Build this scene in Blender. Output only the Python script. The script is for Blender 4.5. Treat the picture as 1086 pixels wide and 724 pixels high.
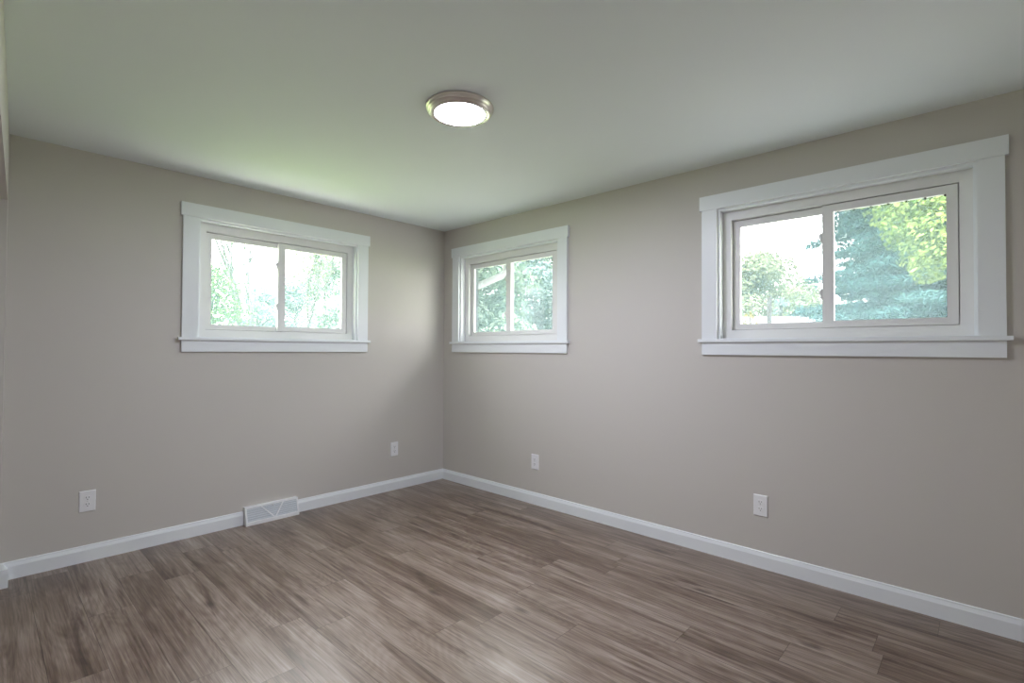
import bpy, bmesh, math, random
import numpy as np
from mathutils import Vector, Matrix

S = bpy.context.scene
COL = S.collection
PI = math.pi
for o in list(bpy.data.objects):
    bpy.data.objects.remove(o)

# ------------------------------------------------------------------ camera
F_PX = 532.64
YAW, PITCH, ROLL = 0.81761, 0.016865, 0.005285
CAM = Vector((-3.16886, -3.8967, 1.26756))
fw = Vector((math.sin(YAW) * math.cos(PITCH), math.cos(YAW) * math.cos(PITCH), math.sin(PITCH)))
rt = Vector((math.cos(YAW), -math.sin(YAW), 0))
up = rt.cross(fw)
R2 = rt * math.cos(ROLL) + up * math.sin(ROLL)
U2 = up * math.cos(ROLL) - rt * math.sin(ROLL)
cd = bpy.data.cameras.new('camera')
cam = bpy.data.objects.new('camera', cd)
COL.objects.link(cam)
cd.sensor_fit = 'HORIZONTAL'
cd.sensor_width = 36.0
cd.lens = F_PX / 1086 * 36.0
cd.clip_start = 0.02
cd.clip_end = 400
cam.matrix_world = Matrix(((R2.x, U2.x, -fw.x, CAM.x), (R2.y, U2.y, -fw.y, CAM.y), (R2.z, U2.z, -fw.z, CAM.z), (0, 0, 0, 1)))
S.camera = cam

# ------------------------------------------------------------------ light and exposure
WORLD_STRENGTH = 13.0
WORLD_COLOR = (0.97, 0.97, 0.97)
SUN_STRENGTH = 36.0
LAMP_STRENGTH = 240.0
EXPOSURE = 0.0
w = bpy.data.worlds.new('world')
S.world = w
w.use_nodes = True
bg = w.node_tree.nodes['Background']
bg.inputs[0].default_value = (*WORLD_COLOR, 1)
bg.inputs[1].default_value = WORLD_STRENGTH
sd = bpy.data.lights.new('sun', 'SUN')
sd.energy = SUN_STRENGTH
sd.angle = math.radians(1.0)
sd.color = (1.0, 0.95, 0.86)
sun = bpy.data.objects.new('sun', sd)
COL.objects.link(sun)
sun.rotation_euler = Vector((0.62, 0.12, -0.80)).to_track_quat('-Z', 'Y').to_euler()
S.view_settings.view_transform = 'Standard'
S.view_settings.look = 'None'
S.view_settings.gamma = 1.0
S.view_settings.exposure = EXPOSURE
S.view_settings.use_curve_mapping = False
S.cycles.max_bounces = 10
S.cycles.diffuse_bounces = 6
S.cycles.transparent_max_bounces = 24
S.cycles.sample_clamp_indirect = 12.0
S.cycles.use_denoising = True


# ------------------------------------------------------------------ materials
def mat(name, color, rough=0.5, metal=0.0, spec=0.5):
    m = bpy.data.materials.new(name)
    m.use_nodes = True
    b = m.node_tree.nodes['Principled BSDF']
    b.inputs['Base Color'].default_value = (*color, 1)
    b.inputs['Roughness'].default_value = rough
    b.inputs['Metallic'].default_value = metal
    b.inputs['Specular IOR Level'].default_value = spec
    return m


def nd(m, kind, **kw):
    n = m.node_tree.nodes.new(kind)
    for k, v in kw.items():
        setattr(n, k, v)
    return n


def lk(m, a, b):
    m.node_tree.links.new(a, b)


def ramp(m, fac, stops):
    r = nd(m, 'ShaderNodeValToRGB')
    el = r.color_ramp.elements
    while len(el) < len(stops):
        el.new(0.5)
    for e, (p, c) in zip(el, stops):
        e.position = p
        e.color = (*c, 1)
    lk(m, fac, r.inputs[0])
    return r.outputs[0]


def paint(name, color, bump, rough=0.6):
    m = mat(name, color, rough, 0, 0.3)
    b = m.node_tree.nodes['Principled BSDF']
    tc = nd(m, 'ShaderNodeTexCoord')
    n = nd(m, 'ShaderNodeTexNoise')
    n.inputs['Scale'].default_value = 180
    n.inputs['Detail'].default_value = 3
    lk(m, tc.outputs['Object'], n.inputs['Vector'])
    bp = nd(m, 'ShaderNodeBump')
    bp.inputs['Strength'].default_value = bump
    bp.inputs['Distance'].default_value = 0.002
    lk(m, n.outputs['Fac'], bp.inputs['Height'])
    lk(m, bp.outputs[0], b.inputs['Normal'])
    return m


M_WALL = paint('greige_wall_paint', (0.60, 0.570, 0.530), 0.10, 0.55)
M_CEIL = paint('white_ceiling_paint', (0.825, 0.875, 0.89), 0.06, 0.8)
M_TRIM = mat('white_trim_paint', (0.83, 0.86, 0.88), 0.38)
M_VINYL = mat('white_vinyl', (0.80, 0.80, 0.79), 0.4)
M_PLASTIC = mat('white_plastic', (0.86, 0.86, 0.87), 0.3)
M_SLOT = mat('dark_slot', (0.03, 0.03, 0.035), 0.6)
M_CLIP = mat('black_clip', (0.004, 0.004, 0.004), 0.7)
M_SCREW = mat('painted_screw', (0.7, 0.7, 0.7), 0.35, 0.3)
M_BRICK = mat('grey_brick', (0.060, 0.058, 0.062), 0.85)
M_ROOFW = mat('white_aluminium', (0.75, 0.75, 0.76), 0.45)
M_SPOUT = mat('grey_white_spout', (0.30, 0.295, 0.30), 0.6)
M_OUTER = mat('darkened_grey_frame', (0.075, 0.075, 0.082), 0.6)  # outer ring of the window frame, darkened so daylight does not clip it white
M_SHINGLE = mat('roof_shingle', (0.14, 0.12, 0.115), 0.9)
M_NICKEL = mat('brushed_nickel', (0.72, 0.68, 0.62), 0.32, 1.0)
M_VENT = mat('white_enamel', (0.82, 0.83, 0.84), 0.35)


def grille_material():
    m = mat('perforated_metal', (0.6, 0.62, 0.65), 0.45)
    b = m.node_tree.nodes['Principled BSDF']
    tc = nd(m, 'ShaderNodeTexCoord')
    mp = nd(m, 'ShaderNodeMapping')
    mp.inputs['Scale'].default_value = (230, 230, 230)
    lk(m, tc.outputs['Object'], mp.inputs[0])
    ck = nd(m, 'ShaderNodeTexVoronoi')
    ck.inputs['Scale'].default_value = 1.0
    ck.inputs['Randomness'].default_value = 0.0
    lk(m, mp.outputs[0], ck.inputs['Vector'])
    c = ramp(m, ck.outputs['Distance'], [(0.26, (0.18, 0.20, 0.23)), (0.40, (0.62, 0.66, 0.70))])
    lk(m, c, b.inputs['Base Color'])
    return m


M_GRILLE = grille_material()


def floor_material():
    m = mat('grey_oak_plank', (0.2, 0.16, 0.13), 0.42, 0, 1.0)
    b = m.node_tree.nodes['Principled BSDF']
    at = nd(m, 'ShaderNodeAttribute', attribute_name='plank')
    tc = nd(m, 'ShaderNodeTexCoord')
    # each plank has its own piece of grain
    off = nd(m, 'ShaderNodeVectorMath', operation='MULTIPLY')
    off.inputs[1].default_value = (37.0, 53.0, 11.0)
    lk(m, at.outputs['Vector'], off.inputs[0])
    add = nd(m, 'ShaderNodeVectorMath', operation='ADD')
    lk(m, tc.outputs['Object'], add.inputs[0])
    lk(m, off.outputs[0], add.inputs[1])

    def noise(sx, sy, detail, rough=0.6, dist=0.0):
        mp = nd(m, 'ShaderNodeMapping')
        mp.inputs['Scale'].default_value = (sx, sy, 1)
        lk(m, add.outputs[0], mp.inputs[0])
        n = nd(m, 'ShaderNodeTexNoise')
        n.inputs['Scale'].default_value = 1
        n.inputs['Detail'].default_value = detail
        n.inputs['Roughness'].default_value = rough
        n.inputs['Distortion'].default_value = dist
        lk(m, mp.outputs[0], n.inputs['Vector'])
        return n.outputs['Fac']

    def math_(op, a, b_, clamp=False):
        q = nd(m, 'ShaderNodeMath', operation=op, use_clamp=clamp)
        for i, v in enumerate((a, b_)):
            if isinstance(v, (int, float)):
                q.inputs[i].default_value = v
            else:
                lk(m, v, q.inputs[i])
        return q.outputs[0]

    broad = noise(15, 0.75, 3, 0.6, 0.5)       # long streaky bands
    blot = noise(6.0, 1.9, 2.5, 0.55, 1.0)       # darker blotches round the knots
    fine = noise(170, 4.0, 3, 0.7, 0.1)         # pores
    mid = noise(58, 1.5, 4, 0.7, 0.5)
    # cathedral rings: a noise field cut into contour lines
    cath = noise(4.2, 0.75, 1.5, 0.4, 0.35)
    cl = math_('SINE', math_('MULTIPLY', cath, 190.0), 0)
    clm = math_('MULTIPLY', math_('ADD', cl, 1.0), 0.5)
    sepa = nd(m, 'ShaderNodeSeparateXYZ')
    lk(m, at.outputs['Vector'], sepa.inputs[0])
    v = math_('MULTIPLY', broad, 0.66)
    v = math_('ADD', v, math_('MULTIPLY', mid, 0.62))
    v = math_('ADD', v, math_('MULTIPLY', fine, 0.66))
    v = math_('ADD', v, math_('MULTIPLY', clm, 0.055))
    v = math_('ADD', v, math_('MULTIPLY', blot, 0.50))
    v = math_('ADD', v, math_('MULTIPLY', sepa.outputs[2], 0.12))
    v = math_('SUBTRACT', v, 0.775)
    c = ramp(m, v, [(0.18, (0.050, 0.027, 0.016)), (0.35, (0.112, 0.069, 0.045)), (0.50, (0.185, 0.130, 0.095)),
                    (0.66, (0.275, 0.211, 0.168)), (0.88, (0.39, 0.325, 0.285))])
    # knots
    mpk = nd(m, 'ShaderNodeMapping')
    mpk.inputs['Scale'].default_value = (5.2, 2.0, 1)
    lk(m, add.outputs[0], mpk.inputs[0])
    vor = nd(m, 'ShaderNodeTexVoronoi')
    vor.inputs['Scale'].default_value = 1.0
    vor.inputs['Randomness'].default_value = 1.0
    lk(m, mpk.outputs[0], vor.inputs['Vector'])
    kn = ramp(m, vor.outputs['Distance'], [(0.03, (0.30, 0.26, 0.24)), (0.13, (1, 1, 1))])
    mx = nd(m, 'ShaderNodeMix', data_type='RGBA', blend_type='MULTIPLY')
    mx.inputs[0].default_value = 0.85
    lk(m, c, mx.inputs[6])
    lk(m, kn, mx.inputs[7])
    streak = ramp(m, noise(12, 0.95, 4, 0.62, 1.3), [(0.56, (1, 1, 1)), (0.70, (0.42, 0.33, 0.27))])
    mx2 = nd(m, 'ShaderNodeMix', data_type='RGBA', blend_type='MULTIPLY')
    mx2.inputs[0].default_value = 1.0
    lk(m, mx.outputs[2], mx2.inputs[6])
    lk(m, streak, mx2.inputs[7])
    lk(m, mx2.outputs[2], b.inputs['Base Color'])
    rr = math_('ADD', math_('MULTIPLY', fine, 0.16), 0.24)
    lk(m, rr, b.inputs['Roughness'])
    bp = nd(m, 'ShaderNodeBump')
    bp.inputs['Strength'].default_value = 0.25
    bp.inputs['Distance'].default_value = 0.001
    lk(m, fine, bp.inputs['Height'])
    lk(m, bp.outputs[0], b.inputs['Normal'])
    return m


M_FLOOR = floor_material()


def pane_material():
    # clear glass plus a bluish translucent veil imitating haze, lit by the daylight outside
    m = bpy.data.materials.new('window_glass')
    m.use_nodes = True
    nt = m.node_tree
    nt.nodes.clear()
    out = nd(m, 'ShaderNodeOutputMaterial')
    tr = nd(m, 'ShaderNodeBsdfTransparent')
    tl = nd(m, 'ShaderNodeBsdfTranslucent')
    tl.inputs[0].default_value = (0.66, 0.92, 1.0, 1)
    mx = nd(m, 'ShaderNodeMixShader')
    mx.inputs[0].default_value = 0.058
    lk(m, tr.outputs[0], mx.inputs[1])
    lk(m, tl.outputs[0], mx.inputs[2])
    gl = nd(m, 'ShaderNodeBsdfGlossy')
    gl.inputs['Roughness'].default_value = 0.02
    m2 = nd(m, 'ShaderNodeMixShader')
    m2.inputs[0].default_value = 0.007
    lk(m, mx.outputs[0], m2.inputs[1])
    lk(m, gl.outputs[0], m2.inputs[2])
    lk(m, m2.outputs[0], out.inputs[0])
    return m


M_GLASS = pane_material()


def lamp_material():
    m = bpy.data.materials.new('lit_diffuser')
    m.use_nodes = True
    b = m.node_tree.nodes['Principled BSDF']
    b.inputs['Base Color'].default_value = (0.9, 0.9, 0.9, 1)
    b.inputs['Emission Color'].default_value = (0.93, 0.955, 1.14, 1)
    b.inputs['Emission Strength'].default_value = LAMP_STRENGTH
    return m


M_LAMP = lamp_material()


def leaf_material(name, dark, light, trans=0.4):
    m = bpy.data.materials.new(name)
    m.use_nodes = True
    nt = m.node_tree
    nt.nodes.clear()
    out = nd(m, 'ShaderNodeOutputMaterial')
    at = nd(m, 'ShaderNodeAttribute', attribute_name='tint')
    c = ramp(m, at.outputs['Fac'], [(0.0, dark), (1.0, light)])
    df = nd(m, 'ShaderNodeBsdfDiffuse')
    tl = nd(m, 'ShaderNodeBsdfTranslucent')
    lk(m, c, df.inputs[0])
    lk(m, c, tl.inputs[0])
    mx = nd(m, 'ShaderNodeMixShader')
    mx.inputs[0].default_value = trans
    lk(m, df.outputs[0], mx.inputs[1])
    lk(m, tl.outputs[0], mx.inputs[2])
    lk(m, mx.outputs[0], out.inputs[0])
    return m


M_LEAF_MAPLE = leaf_material('maple_leaf', (0.028, 0.070, 0.014), (0.195, 0.245, 0.075))
M_LEAF_GREEN = leaf_material('green_leaf', (0.022, 0.055, 0.018), (0.085, 0.135, 0.050))
M_LEAF_PALE = leaf_material('pale_leaf', (0.055, 0.075, 0.045), (0.135, 0.150, 0.095))
M_LEAF_HEDGE = leaf_material('hedge_leaf', (0.055, 0.095, 0.075), (0.19, 0.235, 0.185))
M_LEAF_BLUE = leaf_material('bluish_leaf', (0.048, 0.085, 0.088), (0.15, 0.195, 0.195))
M_NEEDLE = leaf_material('pine_needle', (0.005, 0.020, 0.025), (0.042, 0.090, 0.088), 0.2)
M_LEAF_YELLOW = leaf_material('yellow_leaf', (0.085, 0.075, 0.02), (0.17, 0.15, 0.06))
M_BARK = mat('grey_bark', (0.030, 0.026, 0.024), 0.9)
M_POST = mat('dark_weathered_wood', (0.010, 0.009, 0.009), 0.9)
M_BARK_PALE = mat('pale_bark', (0.032, 0.029, 0.032), 0.9)
M_GRASS = mat('lawn_grass', (0.20, 0.27, 0.10), 0.9, 0, 0.1)
M_ASPHALT = mat('grey_asphalt', (0.19, 0.19, 0.185), 0.9, 0, 0.1)
M_CONCRETE = mat('pale_concrete', (0.50, 0.49, 0.47), 0.9, 0, 0.1)
M_SIDING = mat('pale_siding', (0.62, 0.60, 0.58), 0.7)
M_ROOF_RED = mat('red_brown_shingle', (0.085, 0.066, 0.062), 0.9)
M_ROOF_PALE = mat('pale_grey_shingle', (0.072, 0.071, 0.078), 0.9)


# ------------------------------------------------------------------ mesh helpers
def obj(name, bm, m, parent=None, smooth=False):
    me = bpy.data.meshes.new(name)
    bmesh.ops.recalc_face_normals(bm, faces=bm.faces)
    bm.to_mesh(me)
    bm.free()
    if m:
        me.materials.append(m)
    if smooth:
        for p in me.polygons:
            p.use_smooth = True
    o = bpy.data.objects.new(name, me)
    COL.objects.link(o)
    if parent:
        o.parent = parent
    return o


def empty(name, loc=(0, 0, 0), rz=0.0):
    o = bpy.data.objects.new(name, None)
    o.empty_display_size = 0.1
    COL.objects.link(o)
    o.location = loc
    o.rotation_euler = (0, 0, rz)
    return o


def tag(o, label, cat, group=None):
    o['label'] = label
    o['category'] = cat
    if group:
        o['group'] = group
    return o


def struct(o, label=None, cat=None):
    o['kind'] = 'structure'
    if label:
        o['label'] = label
    if cat:
        o['category'] = cat
    return o


def box(bm, x0, x1, y0, y1, z0, z1, bev=0.0):
    vs = [bm.verts.new((x, y, z)) for x in (x0, x1) for y in (y0, y1) for z in (z0, z1)]
    q = [(0, 1, 3, 2), (4, 6, 7, 5), (0, 4, 5, 1), (2, 3, 7, 6), (0, 2, 6, 4), (1, 5, 7, 3)]
    fs = [bm.faces.new([vs[i] for i in f]) for f in q]
    if bev > 0:
        es = list({e for f in fs for e in f.edges})
        bmesh.ops.bevel(bm, geom=es, offset=bev, segments=2, profile=0.7, affect='EDGES')
    return bm


def boxo(name, dims, m, parent=None, bev=0.0):
    bm = bmesh.new()
    box(bm, *dims, bev)
    return obj(name, bm, m, parent)


def prism(bm, pts, axis, a0, a1):
    """Extrude a closed 2-D outline along an axis: 'x' -> pts (y,z); 'y' -> pts (x,z); 'z' -> pts (x,y)."""
    def P(p, a):
        return {'x': (a, p[0], p[1]), 'y': (p[0], a, p[1]), 'z': (p[0], p[1], a)}[axis]
    A = [bm.verts.new(P(p, a0)) for p in pts]
    B = [bm.verts.new(P(p, a1)) for p in pts]
    n = len(pts)
    bm.faces.new(A)
    bm.faces.new(B)
    for i in range(n):
        bm.faces.new((A[i], A[(i + 1) % n], B[(i + 1) % n], B[i]))
    return bm


def mitre_frame(bm, x0, x1, z0, z1, w, y0, y1, bev=0.0, wb=None, wt=None, wl=None, wr=None):
    """A rectangular frame of four mitred members in the local X-Z plane."""
    wb, wt, wl, wr = wb or w, wt or w, wl or w, wr or w
    o_ = [(x0, z0), (x1, z0), (x1, z1), (x0, z1)]
    i_ = [(x0 + wl, z0 + wb), (x1 - wr, z0 + wb), (x1 - wr, z1 - wt), (x0 + wl, z1 - wt)]
    for k in range(4):
        j = (k + 1) % 4
        pts = [o_[k], o_[j], i_[j], i_[k]]
        t = bmesh.new()
        prism(t, pts, 'y', y0, y1)
        if bev:
            bmesh.ops.bevel(t, geom=list(t.edges), offset=bev, segments=1, affect='EDGES')
        me = bpy.data.meshes.new('tmp')
        t.to_mesh(me)
        t.free()
        bm.from_mesh(me)
        bpy.data.meshes.remove(me)
    return bm


def lathe(bm, prof, n=64):
    rings = []
    for r, z in prof:
        if r < 1e-6:
            rings.append([bm.verts.new((0, 0, z))])
        else:
            rings.append([bm.verts.new((r * math.cos(2 * PI * i / n), r * math.sin(2 * PI * i / n), z)) for i in range(n)])
    for a, b in zip(rings[:-1], rings[1:]):
        for i in range(n):
            j = (i + 1) % n
            if len(a) == 1:
                bm.faces.new((a[0], b[i], b[j]))
            elif len(b) == 1:
                bm.faces.new((a[i], b[0], a[j]))
            else:
                bm.faces.new((a[i], b[i], b[j], a[j]))
    return bm


def tube(bm, pts, radii, n=8):
    pts = [Vector(p) for p in pts]
    rings = []
    for i, p in enumerate(pts):
        d = (pts[min(i + 1, len(pts) - 1)] - pts[max(i - 1, 0)]).normalized()
        a = d.cross(Vector((0, 0, 1)))
        if a.length < 1e-3:
            a = d.cross(Vector((1, 0, 0)))
        a.normalize()
        b = d.cross(a)
        r = radii[i]
        rings.append([bm.verts.new(p + (a * math.cos(2 * PI * k / n) + b * math.sin(2 * PI * k / n)) * r) for k in range(n)])
    for A, B in zip(rings[:-1], rings[1:]):
        for k in range(n):
            bm.faces.new((A[k], A[(k + 1) % n], B[(k + 1) % n], B[k]))
    bm.faces.new(rings[0])
    bm.faces.new(list(reversed(rings[-1])))
    return bm


def wall_panel(name, u0, u1, z0, z1, t, openings, place, m):
    """Wall with rectangular openings. (u, depth, z) -> world by place()."""
    us = sorted({u0, u1, *[o[0] for o in openings], *[o[1] for o in openings]})
    zs = sorted({z0, z1, *[o[2] for o in openings], *[o[3] for o in openings]})
    bm = bmesh.new()
    V = {}

    def v(u, d, z):
        k = (round(u, 5), round(d, 5), round(z, 5))
        if k not in V:
            V[k] = bm.verts.new(place(u, d, z))
        return V[k]

    def solid(i, j):
        if not (0 <= i < len(us) - 1 and 0 <= j < len(zs) - 1):
            return False
        cu, cz = (us[i] + us[i + 1]) / 2, (zs[j] + zs[j + 1]) / 2
        return not any(o[0] < cu < o[1] and o[2] < cz < o[3] for o in openings)
    for i in range(len(us) - 1):
        for j in range(len(zs) - 1):
            if not solid(i, j):
                continue
            a, b, c, d = us[i], us[i + 1], zs[j], zs[j + 1]
            for dep in (0, t):
                bm.faces.new((v(a, dep, c), v(b, dep, c), v(b, dep, d), v(a, dep, d)))
            for (ni, nj, p, q) in ((i - 1, j, (a, c), (a, d)), (i + 1, j, (b, c), (b, d)), (i, j - 1, (a, c), (b, c)), (i, j + 1, (a, d), (b, d))):
                if not solid(ni, nj):
                    bm.faces.new((v(p[0], 0, p[1]), v(q[0], 0, q[1]), v(q[0], t, q[1]), v(p[0], t, p[1])))
    return obj(name, bm, m)


# ------------------------------------------------------------------ room shell
H = 2.44
YS = -4.45                         # wall behind the camera
XW0, XWK = -3.062, 0.042           # closet wall, a little out of square: x = XW0 + XWK*y
WT = 0.10                          # inner leaf; brick outside
HW = 0.5975                        # half width of the window opening inside the casing
Z0W, Z1W = 1.343, 2.157
WIN = [(-1.547, 0.0, 0.0), (0.0, -0.8345, -PI / 2), (0.0, -3.285, -PI / 2)]

o1 = (WIN[0][0] - HW, WIN[0][0] + HW, Z0W, Z1W)
oR = [(-WIN[k][1] - HW, -WIN[k][1] + HW, Z0W, Z1W) for k in (1, 2)]
struct(wall_panel('wall_north', -3.95, 0.10, 0, H, WT, [o1], lambda u, d, z: (u, d, z), M_WALL))
struct(wall_panel('wall_east', 0.0, -YS + 0.1, 0, H, WT, oR, lambda u, d, z: (d, -u, z), M_WALL))
# outer brick leaf, one skin outside each wall
q = 0.03
b1 = (o1[0] + q, o1[1] - q, Z0W + q, Z1W - q)
bR = [(a + q, b - q, c + q, d - q) for a, b, c, d in oR]
struct(wall_panel('wall_north_brick', -3.95, 0.22, -0.5, H, 0.11, [b1], lambda u, d, z: (u, d + 0.101, z), M_BRICK))
struct(wall_panel('wall_east_brick', -0.10, -YS + 0.1, -0.5, H, 0.11, bR, lambda u, d, z: (d + 0.101, -u, z), M_BRICK))
struct(boxo('wall_south', (-3.95, 0.0, YS - 0.1, YS, 0, H), M_WALL))


def xw(y):
    return XW0 + XWK * y


bm = bmesh.new()
for (ya, yb, za, zb) in ((-0.13, 0.0, 0, H), (-2.25, -0.13, 2.05, H), (YS, -2.25, 0, H)):
    prism(bm, [(xw(ya), ya), (xw(yb), yb), (xw(yb) - 0.12, yb), (xw(ya) - 0.12, ya)], 'z', za, zb)
struct(obj('wall_west', bm, M_WALL))
struct(boxo('wall_closet', (-4.05, -3.95, YS - 0.1, 0.1, 0, H), M_WALL))
struct(boxo('ceiling', (-4.05, 0.10, YS - 0.1, 0.10, H, H + 0.10), M_CEIL))


def build_floor():
    rng = random.Random(5)
    PW, PL, g = 0.172, 1.265, 0.0009
    known = {-2.789: -0.82, -2.617: -0.425, -2.101: -1.686, -1.757: -2.10, -1.413: -1.255, -1.241: -0.845, -1.069: -2.906, -0.209: -2.475}
    x = -2.617 - 8 * PW
    verts, faces, vals = [], [], []
    while x < 0.0:
        xa, xb = max(x, -4.0), min(x + PW, 0.0)
        key = [k for k in known if abs(k - x) < 0.01]
        y = (known[key[0]] if key else rng.uniform(-1.2, 0)) + 3 * PL
        while y > YS - 0.05:
            ya, yb = max(y - PL, YS - 0.05), min(y, 0.0)
            if yb > ya + 0.01 and xb > xa + 0.01:
                n = len(verts)
                verts += [(xa + g, ya + g, 0), (xb - g, ya + g, 0), (xb - g, yb - g, 0), (xa + g, yb - g, 0)]
                faces.append((n, n + 1, n + 2, n + 3))
                vals.append((rng.random(), rng.random(), rng.random()))
            y -= PL
        x += PW
    n = len(verts)                  # the dark joint under the planks
    verts += [(-4.0, YS - 0.05, -0.002), (0.0, YS - 0.05, -0.002), (0.0, 0.0, -0.002), (-4.0, 0.0, -0.002)]
    faces.append((n, n + 1, n + 2, n + 3))
    vals.append((0, 0, -3.0))
    me = bpy.data.meshes.new('floor')
    me.from_pydata(verts, [], faces)
    at = me.attributes.new('plank', 'FLOAT_VECTOR', 'FACE')
    at.data.foreach_set('vector', np.array(vals, dtype=np.float32).ravel())
    me.materials.append(M_FLOOR)
    o = bpy.data.objects.new('floor', me)
    COL.objects.link(o)
    return o


struct(build_floor())

# baseboards: flat board with a stepped, sloped cap
BP = [(0, 0), (0.014, 0), (0.014, 0.070), (0.0125, 0.074), (0.0075, 0.088), (0.0075, 0.093), (0.005, 0.096), (0, 0.096)]
VX0, VX1 = -1.836, -1.455          # the floor register interrupts the board
bm = bmesh.new()
prism(bm, [(-d, z) for d, z in BP], 'x', xw(0), VX0)
prism(bm, [(-d, z) for d, z in BP], 'x', VX1, 0.0)
struct(obj('baseboard_north', bm, M_TRIM))
bm = bmesh.new()
prism(bm, [(-d, z) for d, z in BP], 'y', YS, -0.014)
struct(obj('baseboard_east', bm, M_TRIM))
bm = bmesh.new()                     # short return on the closet stub
x_ = xw(-0.07)
prism(bm, [(x_ + d * 2.2, z) for d, z in BP], 'y', -0.128, -0.014)
prism(bm, [(-0.13 - d * 0.3, z) for d, z in BP], 'x', x_ - 0.11, x_ + 0.030)
struct(obj('baseboard_west', bm, M_TRIM))


# ------------------------------------------------------------------ windows
def build_window(n, x, y, rz, clips):
    root = struct(empty('window_%d' % n, (x, y, 0), rz))
    T = -0.018
    E_ = 0.0008
    # flat casing, wider head with small ears, stool and apron
    boxo('head_casing', (-0.704, 0.704, T - 0.004, 0, 2.157, 2.246), M_TRIM, root)
    boxo('side_casing', (-0.6905, -HW, T, 0, 1.343, 2.157 - E_), M_TRIM, root)
    boxo('side_casing', (HW, 0.6905, T, 0, 1.343, 2.157 - E_), M_TRIM, root)
    bm = bmesh.new()
    box(bm, -0.712, 0.712, -0.034, 0, 1.3225, 1.343 - E_, 0.002)
    box(bm, -HW + 0.001, HW - 0.001, -0.001, 0.052, 1.3435, 1.3465)
    obj('stool', bm, M_TRIM, root)
    boxo('apron', (-0.6905, 0.6905, T, 0, 1.244, 1.3225 - E_), M_TRIM, root, 0.0012)
    # jamb liner and stop
    bm = bmesh.new()
    mitre_frame(bm, -HW, HW, Z0W, Z1W, 0.014, 0.002, 0.055, wb=0.004)
    obj('jamb_liner', bm, M_TRIM, root)
    # vinyl main frame
    fr = bmesh.new()
    mitre_frame(fr, -HW, HW, Z0W, Z1W, 0.064, 0.055, 0.100, wb=0.056, wt=0.070)
    box(fr, 0.5175, 0.5336, 0.0838, 0.1090, 1.400, 2.086)      # fillers behind the sliding sash, added to block light through its gap
    box(fr, 0.0120, 0.5174, 0.0838, 0.1090, 1.399, 1.4145)
    box(fr, 0.0120, 0.5174, 0.0838, 0.1090, 2.0720, 2.087)
    fo = obj('window_frame', fr, M_VINYL, root)
    bm = bmesh.new()
    mitre_frame(bm, -HW + 0.05, HW - 0.05, Z0W + 0.045, Z1W - 0.055, 0.030, 0.1095, 0.135, wb=0.026, wt=0.030)
    obj('outer_frame', bm, M_OUTER, root)
    # outer sash on the left
    zs0, zs1 = 1.400, 2.086
    bm = bmesh.new()
    mitre_frame(bm, -0.5305, 0.010, zs0 + 0.002, zs1 - 0.003, 0.034, 0.088, 0.108, wb=0.034, wt=0.040, wl=0.040, wr=0.034)
    so = obj('outer_sash', bm, M_VINYL, root)
    boxo('glass_pane', (-0.500, -0.020, 0.097, 0.101, zs0 + 0.026, zs1 - 0.034), M_GLASS, so)
    # inner, sliding sash on the right
    bm = bmesh.new()
    mitre_frame(bm, -0.040, 0.5295, zs0 + 0.002, zs1 - 0.004, 0.040, 0.060, 0.083, wb=0.036, wt=0.040, wl=0.055, wr=0.043)
    si = obj('sliding_sash', bm, M_VINYL, root)
    boxo('glass_pane', (0.006, 0.499, 0.070, 0.074, zs0 + 0.026, zs1 - 0.034), M_GLASS, si)
    for zc in (1.590, 1.905):      # two small latches on the meeting stile
        bm = bmesh.new()
        box(bm, -0.050, -0.0405, 0.058, 0.075, zc - 0.026, zc + 0.026, 0.002)
        box(bm, -0.057, -0.0505, 0.060, 0.068, zc - 0.004, zc + 0.022, 0.002)
        obj('latch', bm, M_SCREW, si)
    if clips:                       # dark glazing clips along the top of the right pane
        for k in range(7):
            cx = 0.035 + k * 0.0745
            boxo('glazing_clip', (cx - 0.0045, cx + 0.0045, 0.0625, 0.0692, zs1 - 0.0545, zs1 - 0.0455), M_CLIP, si, 0.001)
    return root


for n, (x, y, rz) in enumerate(WIN, 1):
    build_window(n, x, y, rz, n == 3)
    pd = bpy.data.lights.new('portal', 'AREA')
    pd.shape = 'RECTANGLE'
    pd.size, pd.size_y = 1.15, 0.78
    pd.cycles.is_portal = True
    po = bpy.data.objects.new('portal', pd)
    COL.objects.link(po)
    out = Vector((math.sin(-rz), math.cos(rz), 0))
    po.location = Vector((x, y, 1.75)) + out * 0.24
    po.rotation_euler = (-out).to_track_quat('-Z', 'Z').to_euler()


# ------------------------------------------------------------------ ceiling light
def build_lamp():
    root = tag(empty('ceiling_light', (-1.585, -2.058, H)), 'round flush ceiling light with brushed nickel ring and lit white lens', 'ceiling light')
    bm = bmesh.new()
    lathe(bm, [(0.120, -0.0005), (0.160, -0.0005), (0.163, -0.003), (0.163, -0.010), (0.160, -0.013), (0.157, -0.014), (0.157, -0.021),
               (0.154, -0.024), (0.150, -0.025), (0.148, -0.031), (0.143, -0.035), (0.126, -0.038), (0.122, -0.037), (0.120, -0.030)], 96)
    obj('ring', bm, M_NICKEL, root, True)
    bm = bmesh.new()
    lathe(bm, [(0.121, -0.034), (0.112, -0.037), (0.08, -0.040), (0.04, -0.0415), (0, -0.042)], 96)
    obj('lens', bm, M_LAMP, root, True)
    return root


build_lamp()


# ------------------------------------------------------------------ wall outlets
def disc(bm, x, z, r, y0, y1, n=24, cut=None):
    pts = []
    for i in range(n):
        a = 2 * PI * i / n
        px, pz = r * math.cos(a), r * math.sin(a)
        if cut:
            pz = max(-cut, min(cut, pz))
        pts.append((x + px, z + pz))
    prism(bm, pts, 'y', y0, y1)


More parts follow.
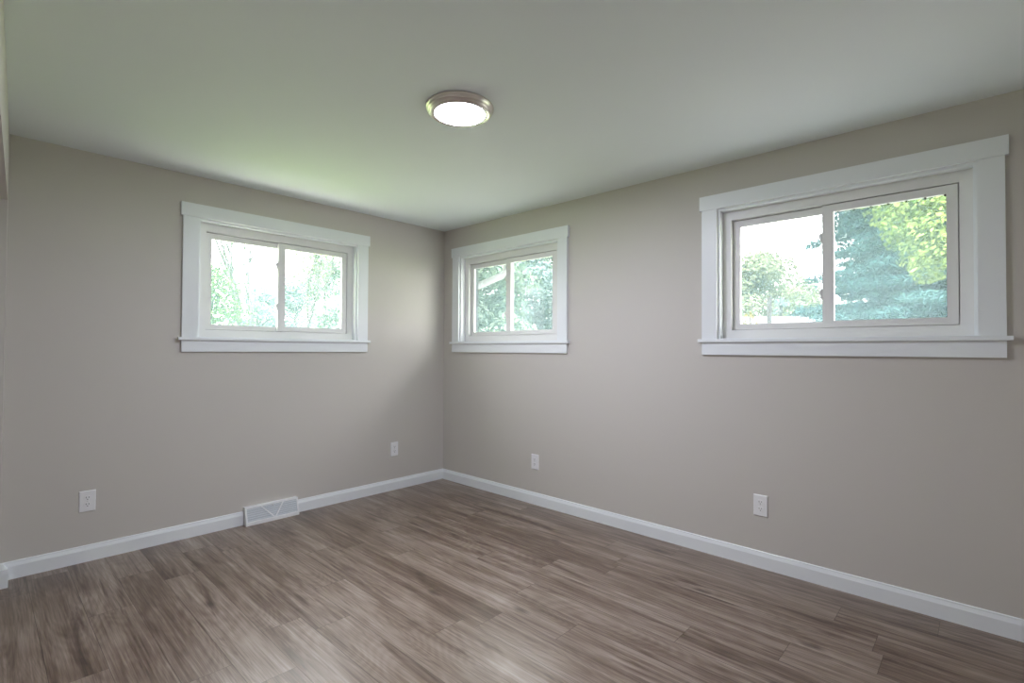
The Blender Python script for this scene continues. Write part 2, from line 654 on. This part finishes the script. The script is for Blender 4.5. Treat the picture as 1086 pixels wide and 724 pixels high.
def build_outlet():
    root = empty('wall_outlet')
    bm = bmesh.new()
    w_, h_ = 0.039, 0.062
    o_ = [(-w_, -h_), (w_, -h_), (w_, h_), (-w_, h_)]
    A = [bm.verts.new((a, -0.0003, b)) for a, b in o_]
    B = [bm.verts.new((a, -0.003, b)) for a, b in o_]
    C_ = [bm.verts.new((a * 0.90, -0.0065, b * 0.935)) for a, b in o_]
    for P, Q in ((A, B), (B, C_)):
        for i in range(4):
            bm.faces.new((P[i], P[(i + 1) % 4], Q[(i + 1) % 4], Q[i]))
    bm.faces.new(A)
    bm.faces.new(C_)
    obj('cover_plate', bm, M_PLASTIC, root)
    for zc in (0.0195, -0.0195):
        bm = bmesh.new()
        disc(bm, 0, zc, 0.0172, -0.0085, -0.006, 28, 0.0143)
        r = obj('receptacle', bm, M_PLASTIC, root)
        for sx, hh in ((-0.0064, 0.0045), (0.0064, 0.0037)):
            boxo('slot', (sx - 0.0012, sx + 0.0012, -0.0090, -0.0080, zc + 0.0035 - hh, zc + 0.0035 + hh), M_SLOT, r)
        bm = bmesh.new()
        disc(bm, 0, zc - 0.0078, 0.0026, -0.0090, -0.0080, 12)
        obj('slot', bm, M_SLOT, r)
    bm = bmesh.new()
    disc(bm, 0, 0, 0.0032, -0.0078, -0.006, 14)
    obj('screw', bm, M_SCREW, root)
    return root


def dup(src):
    c = src.copy()
    COL.objects.link(c)
    for ch in src.children:
        d = ch.copy()
        COL.objects.link(d)
        d.parent = c
        for g in ch.children:
            e = g.copy()
            COL.objects.link(e)
            e.parent = d
    return c


spots = [((-2.702, 0, 0.356), 0, 'white duplex outlet left of the floor register, far left of the room'),
         ((-0.565, 0, 0.366), 0, 'white duplex outlet between the floor register and the room corner'),
         ((0, -1.195, 0.347), -PI / 2, 'small white duplex outlet on the right wall, nearest the room corner'),
         ((0, -2.937, 0.362), -PI / 2, 'white duplex outlet on the right wall below the largest window')]
proto = build_outlet()
for i, (loc, rz, lab) in enumerate(spots):
    o = proto if i == 0 else dup(proto)
    o.location = loc
    o.rotation_euler = (0, 0, rz)
    tag(o, lab, 'outlet', 'wall outlets')


# ------------------------------------------------------------------ floor register
def build_register():
    L = VX1 - VX0
    root = tag(empty('floor_register', (VX0, 0, 0)), 'white metal floor register with V bars set into the baseboard', 'vent')
    D, d, Hh = 0.066, 0.034, 0.126
    bm = bmesh.new()               # end caps, top lip, bottom lip, back
    side = [(0, 0), (-D, 0), (-D, 0.020), (-d, Hh), (0, Hh)]
    prism(bm, [(y - 0.0004, z) for y, z in side], 'x', 0.0005, 0.012)
    prism(bm, [(y - 0.0004, z) for y, z in side], 'x', L - 0.012, L - 0.0005)
    prism(bm, [(-0.0004, Hh - 0.001), (-0.0004, Hh - 0.012), (-d - 0.0025, Hh - 0.012), (-d, Hh - 0.001)], 'x', 0.012, L - 0.012)
    prism(bm, [(-0.003, 0), (-D, 0), (-D, 0.020), (-D + 0.0022, 0.027), (-0.003, 0.027)], 'x', 0.012, L - 0.012)
    obj('body', bm, M_VENT, root)

    def on_face(z, out=0.0):
        t = (z - 0.020) / (Hh - 0.020)
        return -D + (D - d) * t - out
    bm = bmesh.new()
    za, zb = 0.027, Hh - 0.012
    prism(bm, [(on_face(za, -0.003), za), (on_face(zb, -0.003), zb), (on_face(zb, -0.005), zb), (on_face(za, -0.005), za)], 'x', 0.012, L - 0.012)
    obj('grille', bm, M_GRILLE, root)
    for x0, x1 in ((0.300 * L, 0.52 * L), (0.70 * L, 0.54 * L)):
        bm = bmesh.new()
        hw = 0.0050
        vs = []
        for out in (-0.004, 0.0015):
            for xx, zz in ((x0 - hw, zb), (x0 + hw, zb), (x1 + hw, za), (x1 - hw, za)):
                vs.append(bm.verts.new((xx, on_face(zz, out), zz)))
        for f in ((0, 1, 2, 3), (4, 5, 6, 7), (0, 1, 5, 4), (1, 2, 6, 5), (2, 3, 7, 6), (3, 0, 4, 7)):
            bm.faces.new([vs[i] for i in f])
        obj('diagonal_bar', bm, M_VENT, root)
    bm = bmesh.new()
    box(bm, 0.498 * L, 0.522 * L, on_face(0.110, 0.006), on_face(0.110, -0.004), 0.104, 0.112, 0.001)
    obj('damper_lever', bm, M_SCREW, root)
    return root


build_register()

# ------------------------------------------------------------------ outside: ground, eaves
GZ = -0.5
bm = bmesh.new()
box(bm, -60, 90, -40, 90, GZ - 0.2, GZ)
struct(obj('ground', bm, M_GRASS))
bm = bmesh.new()                     # concrete walk on the north side, driveway on the east side
box(bm, -4.5, 7.5, 0.3, 1.7, GZ + 0.002, GZ + 0.03)
struct(obj('path', bm, M_CONCRETE))
bm = bmesh.new()
box(bm, 0.3, 7.5, -12, 0.3, GZ + 0.002, GZ + 0.03)
struct(obj('driveway', bm, M_ASPHALT))
bm = bmesh.new()
prism(bm, [(-4.3, 2.45), (0.68, 2.45), (0.68, 2.56), (-2.0, 3.5), (-4.3, 3.5)], 'y', YS - 0.4, 0.70)
ro = obj('roof', bm, M_ROOFW)
struct(ro)


def build_gutter():
    root = tag(empty('rain_gutter', (0.70, 0, 2.34)), 'white rain gutter and downspout elbow seen outside the corner window', 'gutter')
    bm = bmesh.new()
    prism(bm, [(0, 0), (0.10, 0), (0.125, 0.07), (0.125, 0.12), (0.115, 0.12), (0.09, 0.01), (0.01, 0.01), (0.01, 0.12), (0, 0.12)], 'y', YS, 0.70)
    obj('trough', bm, M_ROOFW, root)
    pts = [(0.05, -0.13, 0.02), (0.05, -0.13, -0.18), (0.04, -0.125, -0.225), (0.00, -0.11, -0.272), (-0.06, -0.10, -0.30), (-0.36, -0.04, -0.44), (-0.42, -0.02, -0.50), (-0.43, -0.01, -0.58), (-0.43, -0.01, -2.7)]
    bm = bmesh.new()
    tube(bm, pts, [0.036] * len(pts), 12)
    obj('downspout', bm, M_SPOUT, root, True)
    return root


build_gutter()


# ------------------------------------------------------------------ outside: plants
def leaves(name, P, N, size, aspect, m, parent, seed, tint=None):
    """One mesh of small pointed leaves at points P, facing roughly along N."""
    rng = np.random.default_rng(seed)
    n = len(P)
    N = N + rng.normal(0, 0.55, (n, 3))
    N /= np.linalg.norm(N, axis=1)[:, None] + 1e-9
    A = np.cross(N, rng.normal(0, 1, (n, 3)))
    A /= np.linalg.norm(A, axis=1)[:, None] + 1e-9
    B = np.cross(N, A)
    s = size * rng.uniform(0.6, 1.3, n)[:, None]
    fold = N * s * 0.18
    V = np.empty((n, 4, 3), np.float32)
    V[:, 0] = P - A * s
    V[:, 1] = P + B * s * aspect + fold
    V[:, 2] = P + A * s
    V[:, 3] = P - B * s * aspect + fold
    me = bpy.data.meshes.new(name)
    me.vertices.add(4 * n)
    me.vertices.foreach_set('co', V.ravel())
    me.loops.add(4 * n)
    me.loops.foreach_set('vertex_index', np.arange(4 * n, dtype=np.int32))
    me.polygons.add(n)
    me.polygons.foreach_set('loop_start', np.arange(0, 4 * n, 4, dtype=np.int32))
    me.update(calc_edges=True)
    at = me.attributes.new('tint', 'FLOAT', 'FACE')
    t = rng.random(n) if tint is None else np.clip(tint + rng.normal(0, 0.16, n), 0, 1)
    at.data.foreach_set('value', t.astype(np.float32))
    me.materials.append(m)
    me.validate()
    o = bpy.data.objects.new(name, me)
    COL.objects.link(o)
    o.parent = parent
    return o


def blob_points(blobs, n_per, rng):
    """blobs: (x, y, z, rx, ry, rz). Points lean to the outside of each blob."""
    P, N, T = [], [], []
    for b in blobs:
        n = max(10, int(n_per * (b[3] * b[4] * b[5]) ** (2 / 3)))
        d = rng.normal(0, 1, (n, 3))
        d /= np.linalg.norm(d, axis=1)[:, None]
        r = rng.uniform(0.35, 1.0, n) ** 0.5
        r *= 1 + 0.22 * np.sin(d[:, 0] * 5 + b[0] * 3) * np.cos(d[:, 2] * 6 + b[1])
        P.append(np.array(b[:3]) + d * r[:, None] * np.array(b[3:6]))
        N.append(d + np.array([0, 0, 0.5]))
        T.append(np.full(n, rng.uniform(0.25, 0.75)))
    return np.concatenate(P), np.concatenate(N), np.concatenate(T)


def crown_blobs(cx, cy, z0, z1, rad, k, rng, size=0.42):
    out = []
    for _ in range(k):
        t = rng.random()
        a = rng.uniform(0, 2 * PI)
        rr = rad * math.sin(PI * (0.12 + 0.80 * t)) * rng.uniform(0.25, 1.0)
        s = rad * size * rng.uniform(0.6, 1.2)
        out.append((cx + rr * math.cos(a), cy + rr * math.sin(a), z0 + (z1 - z0) * t, s, s, s * 0.75))
    return out


def broadleaf(name, label, cat, x, y, z0, z1, rad, m, seed, k=40, dens=900, leaf=0.07, bark=None, group=None, limbs=9):
    rng = np.random.default_rng(seed)
    root = tag(empty(name, (x, y, GZ)), label, cat, group)
    bm = bmesh.new()
    tz = z1 - GZ
    tr = max(0.03, 0.028 * tz)
    tube(bm, [(0, 0, 0), (0.05, 0.02, tz * 0.35), (-0.04, 0.03, tz * 0.65), (0, 0, tz * 0.95)], [tr, tr * 0.75, tr * 0.5, tr * 0.15])
    bl = crown_blobs(0, 0, z0 - GZ, z1 - GZ, rad, k, rng)
    for b in bl[:limbs]:
        zs = max(0.2, b[2] - 0.5 * rad)
        tube(bm, [(0, 0, min(zs, tz * 0.8)), (b[0] * 0.55, b[1] * 0.55, (zs + b[2]) / 2 + 0.1), (b[0], b[1], b[2])], [tr * 0.4, tr * 0.25, tr * 0.08], 6)
    obj('trunk', bm, bark or M_BARK, root, True)
    P, N, T = blob_points(bl, dens, rng)
    leaves('foliage', P, N, leaf, 0.55, m, root, seed + 1, T)
    return root


def conifer(name, label, x, y, ztop, rad, seed, base=0.3, gap=0.62):
    """Layered soft pine: whorls of boughs carrying flat sprays of needles."""
    rng = np.random.default_rng(seed)
    root = tag(empty(name, (x, y, GZ)), label, 'tree')
    bm = bmesh.new()
    Ht = ztop - GZ
    tube(bm, [(0, 0, 0), (0, 0, Ht * 0.5), (0, 0, Ht)], [0.20, 0.12, 0.02], 10)
    P, N, T = [], [], []
    z = base
    while z < Ht:
        f = 1 - z / Ht
        L0 = rad * (f ** 0.65)
        nb = 10
        a0 = rng.uniform(0, 2 * PI)
        for b in range(nb):
            a = a0 + 2 * PI * b / nb + rng.normal(0, 0.12)
            L = L0 * rng.uniform(0.72, 1.12)
            d = np.array([math.cos(a), math.sin(a), 0])
            s_ = np.array([-d[1], d[0], 0])
            dz = rng.normal(0, 0.08)

            def at(t):
                return d * L * t + np.array([0, 0, z + dz + L * (0.10 * t - 0.22 * t * t + 0.06 * t ** 3)])
            tube(bm, [at(0), at(0.5), at(0.97)], [0.030, 0.018, 0.006], 5)
            sh = rng.uniform(0.3, 0.7)
            for t in np.linspace(0.25, 1.0, max(4, int(L * 5))):
                c = at(t)
                wd = 0.30 * L * (1.05 - t) + 0.16
                for side in np.linspace(-1, 1, 5):
                    q_ = c + s_ * side * wd + d * (abs(side) * -0.12)
                    n = 24
                    P.append(q_ + rng.normal(0, 1, (n, 3)) * np.array([0.11, 0.11, 0.05]))
                    N.append(np.tile([0, 0, 0.6], (n, 1)) + rng.normal(0, 0.5, (n, 3)))
                    T.append(np.full(n, sh))
        z += gap * (0.55 + 0.45 * f) * rng.uniform(0.85, 1.15)
    obj('trunk', bm, M_BARK, root, True)
    leaves('needles', np.concatenate(P), np.concatenate(N), 0.075, 0.17, M_NEEDLE, root, seed + 1, np.concatenate(T))
    return root


def bare_tree(name, label, x, y, h, seed, spread=0.6, lean=(0, 0), m=None, leafy=None, depth=4, r0=0.07):
    rng = random.Random(seed)
    root = tag(empty(name, (x, y, GZ)), label, 'tree')
    bm = bmesh.new()
    tips = []

    def grow(p, d, L, r, lev):
        mid = p + d * L * 0.5 + Vector((rng.uniform(-1, 1), rng.uniform(-1, 1), rng.uniform(-.3, .3))) * L * 0.07
        e = p + d * L
        tube(bm, [p, mid, e], [r, r * 0.8, r * 0.55], 6)
        tips.append(e)
        tips.append(mid)
        if lev == 0:
            return
        for k in range(3 if lev > 1 else 2):
            nd_ = (d + Vector((rng.uniform(-1, 1), rng.uniform(-1, 1), rng.uniform(-0.2, 0.7))) * spread).normalized()
            grow(p + d * L * rng.uniform(0.55, 1.0), nd_, L * rng.uniform(0.55, 0.85), r * 0.55, lev - 1)
    grow(Vector((0, 0, 0)), Vector((lean[0], lean[1], 1)).normalized(), h * 0.38, r0, depth)
    obj('trunk', bm, m or M_BARK_PALE, root, True)
    if leafy:
        g = np.random.default_rng(seed)
        base = np.array([tuple(t) for t in tips if t.z > h * 0.25])
        P = np.repeat(base, leafy[1], axis=0)
        P = P + g.normal(0, 0.22, P.shape)
        leaves('foliage', P, g.normal(0, 1, P.shape), leafy[2], 0.55, leafy[0], root, seed + 3)
    return root


def house(name, label, x, y, rz, L, W, hw, hr, mw, mr):
    root = tag(empty(name, (x, y, GZ), rz), label, 'house')
    bm = bmesh.new()
    box(bm, -L / 2, L / 2, -W / 2, W / 2, 0, hw)
    prism(bm, [(-W / 2, hw), (W / 2, hw), (0, hr - 0.1)], 'x', -L / 2, L / 2)
    wl = obj('wall', bm, mw, root)
    for k in (-0.3, 0.0, 0.3):
        bm = bmesh.new()
        mitre_frame(bm, k * L - 0.5, k * L + 0.5, 0.9, hw - 0.3, 0.07, -W / 2 - 0.04, -W / 2 - 0.001)
        wf = obj('window', bm, M_TRIM, root)
        boxo('pane', (k * L - 0.45, k * L + 0.45, -W / 2 - 0.02, -W / 2 - 0.003, 0.95, hw - 0.35), M_SLOT, wf)
    bm = bmesh.new()
    for s in (-1, 1):
        prism(bm, [(s * (W / 2 + 0.4), hw - 0.16), (s * (W / 2 + 0.4), hw - 0.02), (0, hr + 0.1), (0, hr)], 'x', -L / 2 - 0.3, L / 2 + 0.3)
    obj('roof', bm, mr, root)
    return root


def at_px(u, v, dist):
    """World point seen at photo pixel (u, v), at a horizontal distance from the camera."""
    d = fw + R2 * ((u - 543) / F_PX) - U2 * ((v - 362) / F_PX)
    k = dist / math.hypot(d.x, d.y)
    return CAM + d * k


def ground_at(u, dist):
    p = at_px(u, 366, dist)
    return p.x, p.y


# --- beyond the left window
x, y = ground_at(236, 11.5)
broadleaf('leafy_shrub_tree', 'bright green leafy tree at the left edge of the far left window', 'tree', x - 0.25, y, 0.1, 2.75, 0.92, M_LEAF_GREEN, 11, 46, 1500, 0.045)
x, y = ground_at(284, 17)
bare_tree('bare_tree', 'bare branching tree outside the left pane of the far left window', x, y, 7.2, 21, 0.42, (-0.30, 0.1), M_BARK_PALE, None, 4, 0.12)
x, y = ground_at(273, 20)
broadleaf('evergreen_shrub', 'dark bluish shrub in front of the red-brown roof', 'shrub', x, y, 0.8, 3.3, 1.0, M_LEAF_BLUE, 31, 26, 800, 0.07)
x, y = ground_at(282, 40)
house('neighbour_house', 'distant house with red-brown roof low in the far left window', x, y, -0.35, 9, 6, 2.4, 3.7, M_SIDING, M_ROOF_RED)
x, y = ground_at(322, 15)
bare_tree('thin_leaved_tree', 'thin twiggy tree with sparse leaves in the right pane of the far left window', x, y, 6.5, 45, 0.55, (0.05, 0), M_BARK_PALE, (M_LEAF_PALE, 3, 0.05), 5, 0.06)
for i, (u, dist, zt, rad, m, lab) in enumerate([
        (314, 26.5, 4.4, 1.8, M_LEAF_BLUE, 'pale bluish shrub low behind the thin twiggy tree'),
        (345, 18.0, 4.2, 1.3, M_LEAF_HEDGE, 'pale green bushy tree in the middle of the right pane, far left window'),
        (386, 21.0, 5.6, 1.3, M_LEAF_BLUE, 'tall bluish green tree at the right edge of the far left window')]):
    x, y = ground_at(u, dist)
    broadleaf('bushy_tree', lab, 'tree', x, y, 0.2, zt, rad, m, 60 + i, 46, 1000, 0.062, group='bushy trees beyond the far left window')

# --- beyond the corner window
for i, (u, dist, zt, rad, m, lab) in enumerate([
        (492, 11.0, 4.6, 1.5, M_LEAF_HEDGE, 'dense pale green tree filling the left pane of the corner window'),
        (533, 15.2, 6.0, 1.9, M_LEAF_BLUE, 'dense bluish green tree behind the middle stile of the corner window'),
        (575, 22.5, 8.2, 2.6, M_LEAF_HEDGE, 'dense green tree filling the right pane of the corner window')]):
    x, y = ground_at(u, dist)
    broadleaf('dense_tree', lab, 'tree', x, y, -0.1, zt, rad, m, 80 + i, 90, 1500, 0.055, group='dense trees beyond the corner window')

# --- beyond the right window
x, y = ground_at(990, 13.0)
conifer('pine_tree', 'large blue-green pine filling the right pane of the nearest window', x, y, 11.5, 2.65, 107, 0.3, 0.38)
x, y = ground_at(958, 24.5)
conifer('pine_tree', 'second pine standing behind the large blue-green pine', x, y, 13.0, 3.1, 103, 0.2, 0.5)
for i, (u, dist, zt, rad, m, lab) in enumerate([
        (795, 23.6, 5.2, 1.8, M_LEAF_PALE, 'pale yellow-green tree at the left of the nearest window'),
        (818, 29.5, 6.2, 2.2, M_LEAF_PALE, 'tallest pale tree left of the pine, nearest window'),
        (851, 37, 5.8, 2.2, M_LEAF_PALE, 'low pale tree just left of the pine, nearest window')]):
    x, y = ground_at(u, dist)
    broadleaf('pale_tree', lab, 'tree', x, y, 0.3, zt, rad, m, 120 + i, 48, 800, 0.075, group='pale trees left of the pine')
x, y = ground_at(796, 14.2)
broadleaf('yellow_shrub', 'small yellowish shrub low in the left pane of the nearest window', 'shrub', x, y, 0.6, 2.25, 0.4, M_LEAF_YELLOW, 131, 16, 1500, 0.05)
x, y = ground_at(828, 21.2)
broadleaf('round_shrub', 'small dark round shrub above the pale roof, nearest window', 'shrub', x, y, 1.2, 3.2, 0.45, M_LEAF_BLUE, 133, 14, 1800, 0.05)
x, y = ground_at(848, 20.0)
broadleaf('round_shrub', 'second small bluish shrub right of the dark round one, nearest window', 'shrub', x, y, 1.2, 2.95, 0.32, M_LEAF_HEDGE, 134, 12, 1800, 0.05)
x, y = ground_at(838, 17.6)
house('low_outbuilding', 'low outbuilding with pale grey roof at the bottom of the nearest window', x, y, -1.2, 4.6, 2.2, 2.1, 2.75, M_SIDING, M_ROOF_PALE)
x, y = ground_at(816, 15.0)
po = boxo('wooden_post', (-0.05, 0.05, -0.05, 0.05, 0, 3.2), M_POST, None, 0.01)
po.location = (x, y, GZ)
tag(po, 'thin dark post left of the pale roof, nearest window', 'post')


def build_maple():
    """Maple whose trunk stands right of the view; one leafy side hangs into the window."""
    rng = np.random.default_rng(7)
    tx, ty = ground_at(1085, 8.0)
    root = tag(empty('maple_tree', (tx, ty, GZ)), 'bright yellow-green maple branches hanging at upper right of the nearest window', 'tree')
    T0 = Vector((tx, ty, GZ))
    anchors = [(930, 207, 8.2, .34), (958, 212, 7.9, .42), (990, 214, 7.6, .46), (948, 228, 8.1, .30), (975, 236, 7.7, .44), (1003, 242, 7.4, .46),
               (962, 252, 7.9, .26), (985, 262, 7.6, .34), (1010, 270, 7.3, .40), (975, 276, 7.7, .20), (992, 286, 7.5, .24), (982, 296, 7.6, .13),
               (915, 204, 8.6, .26), (940, 190, 8.3, .5), (985, 188, 7.8, .6), (1030, 200, 7.4, .7), (1040, 240, 7.2, .6), (1060, 180, 7.6, .8), (1000, 160, 7.9, .7),
               (1040, 150, 8.2, .9), (1090, 150, 8.4, .9), (1100, 210, 7.6, .7), (960, 168, 8.5, .6)]
    bm = bmesh.new()
    tube(bm, [(0, 0, 0), (0.06, 0.02, 1.6), (0.0, 0.05, 3.4), (-0.05, 0, 5.5)], [0.20, 0.16, 0.13, 0.03], 10)
    blobs = []
    for (u, v, dist, s) in anchors:
        p = at_px(u, v, dist) - T0
        blobs.append((p.x, p.y, p.z, s, s, s * 0.55))
        base = Vector((0, 0.03, min(5.0, max(1.9, p.z - 0.2))))
        midp = (base + p) / 2 + Vector((0, 0, 0.18))
        tube(bm, [base, midp, p], [0.035, 0.02, 0.006], 6)
    obj('trunk', bm, M_BARK, root, True)
    P, N, T = blob_points(blobs, 3600, rng)
    leaves('foliage', P, N, 0.033, 0.62, M_LEAF_MAPLE, root, 8, T)
    return root


build_maple()
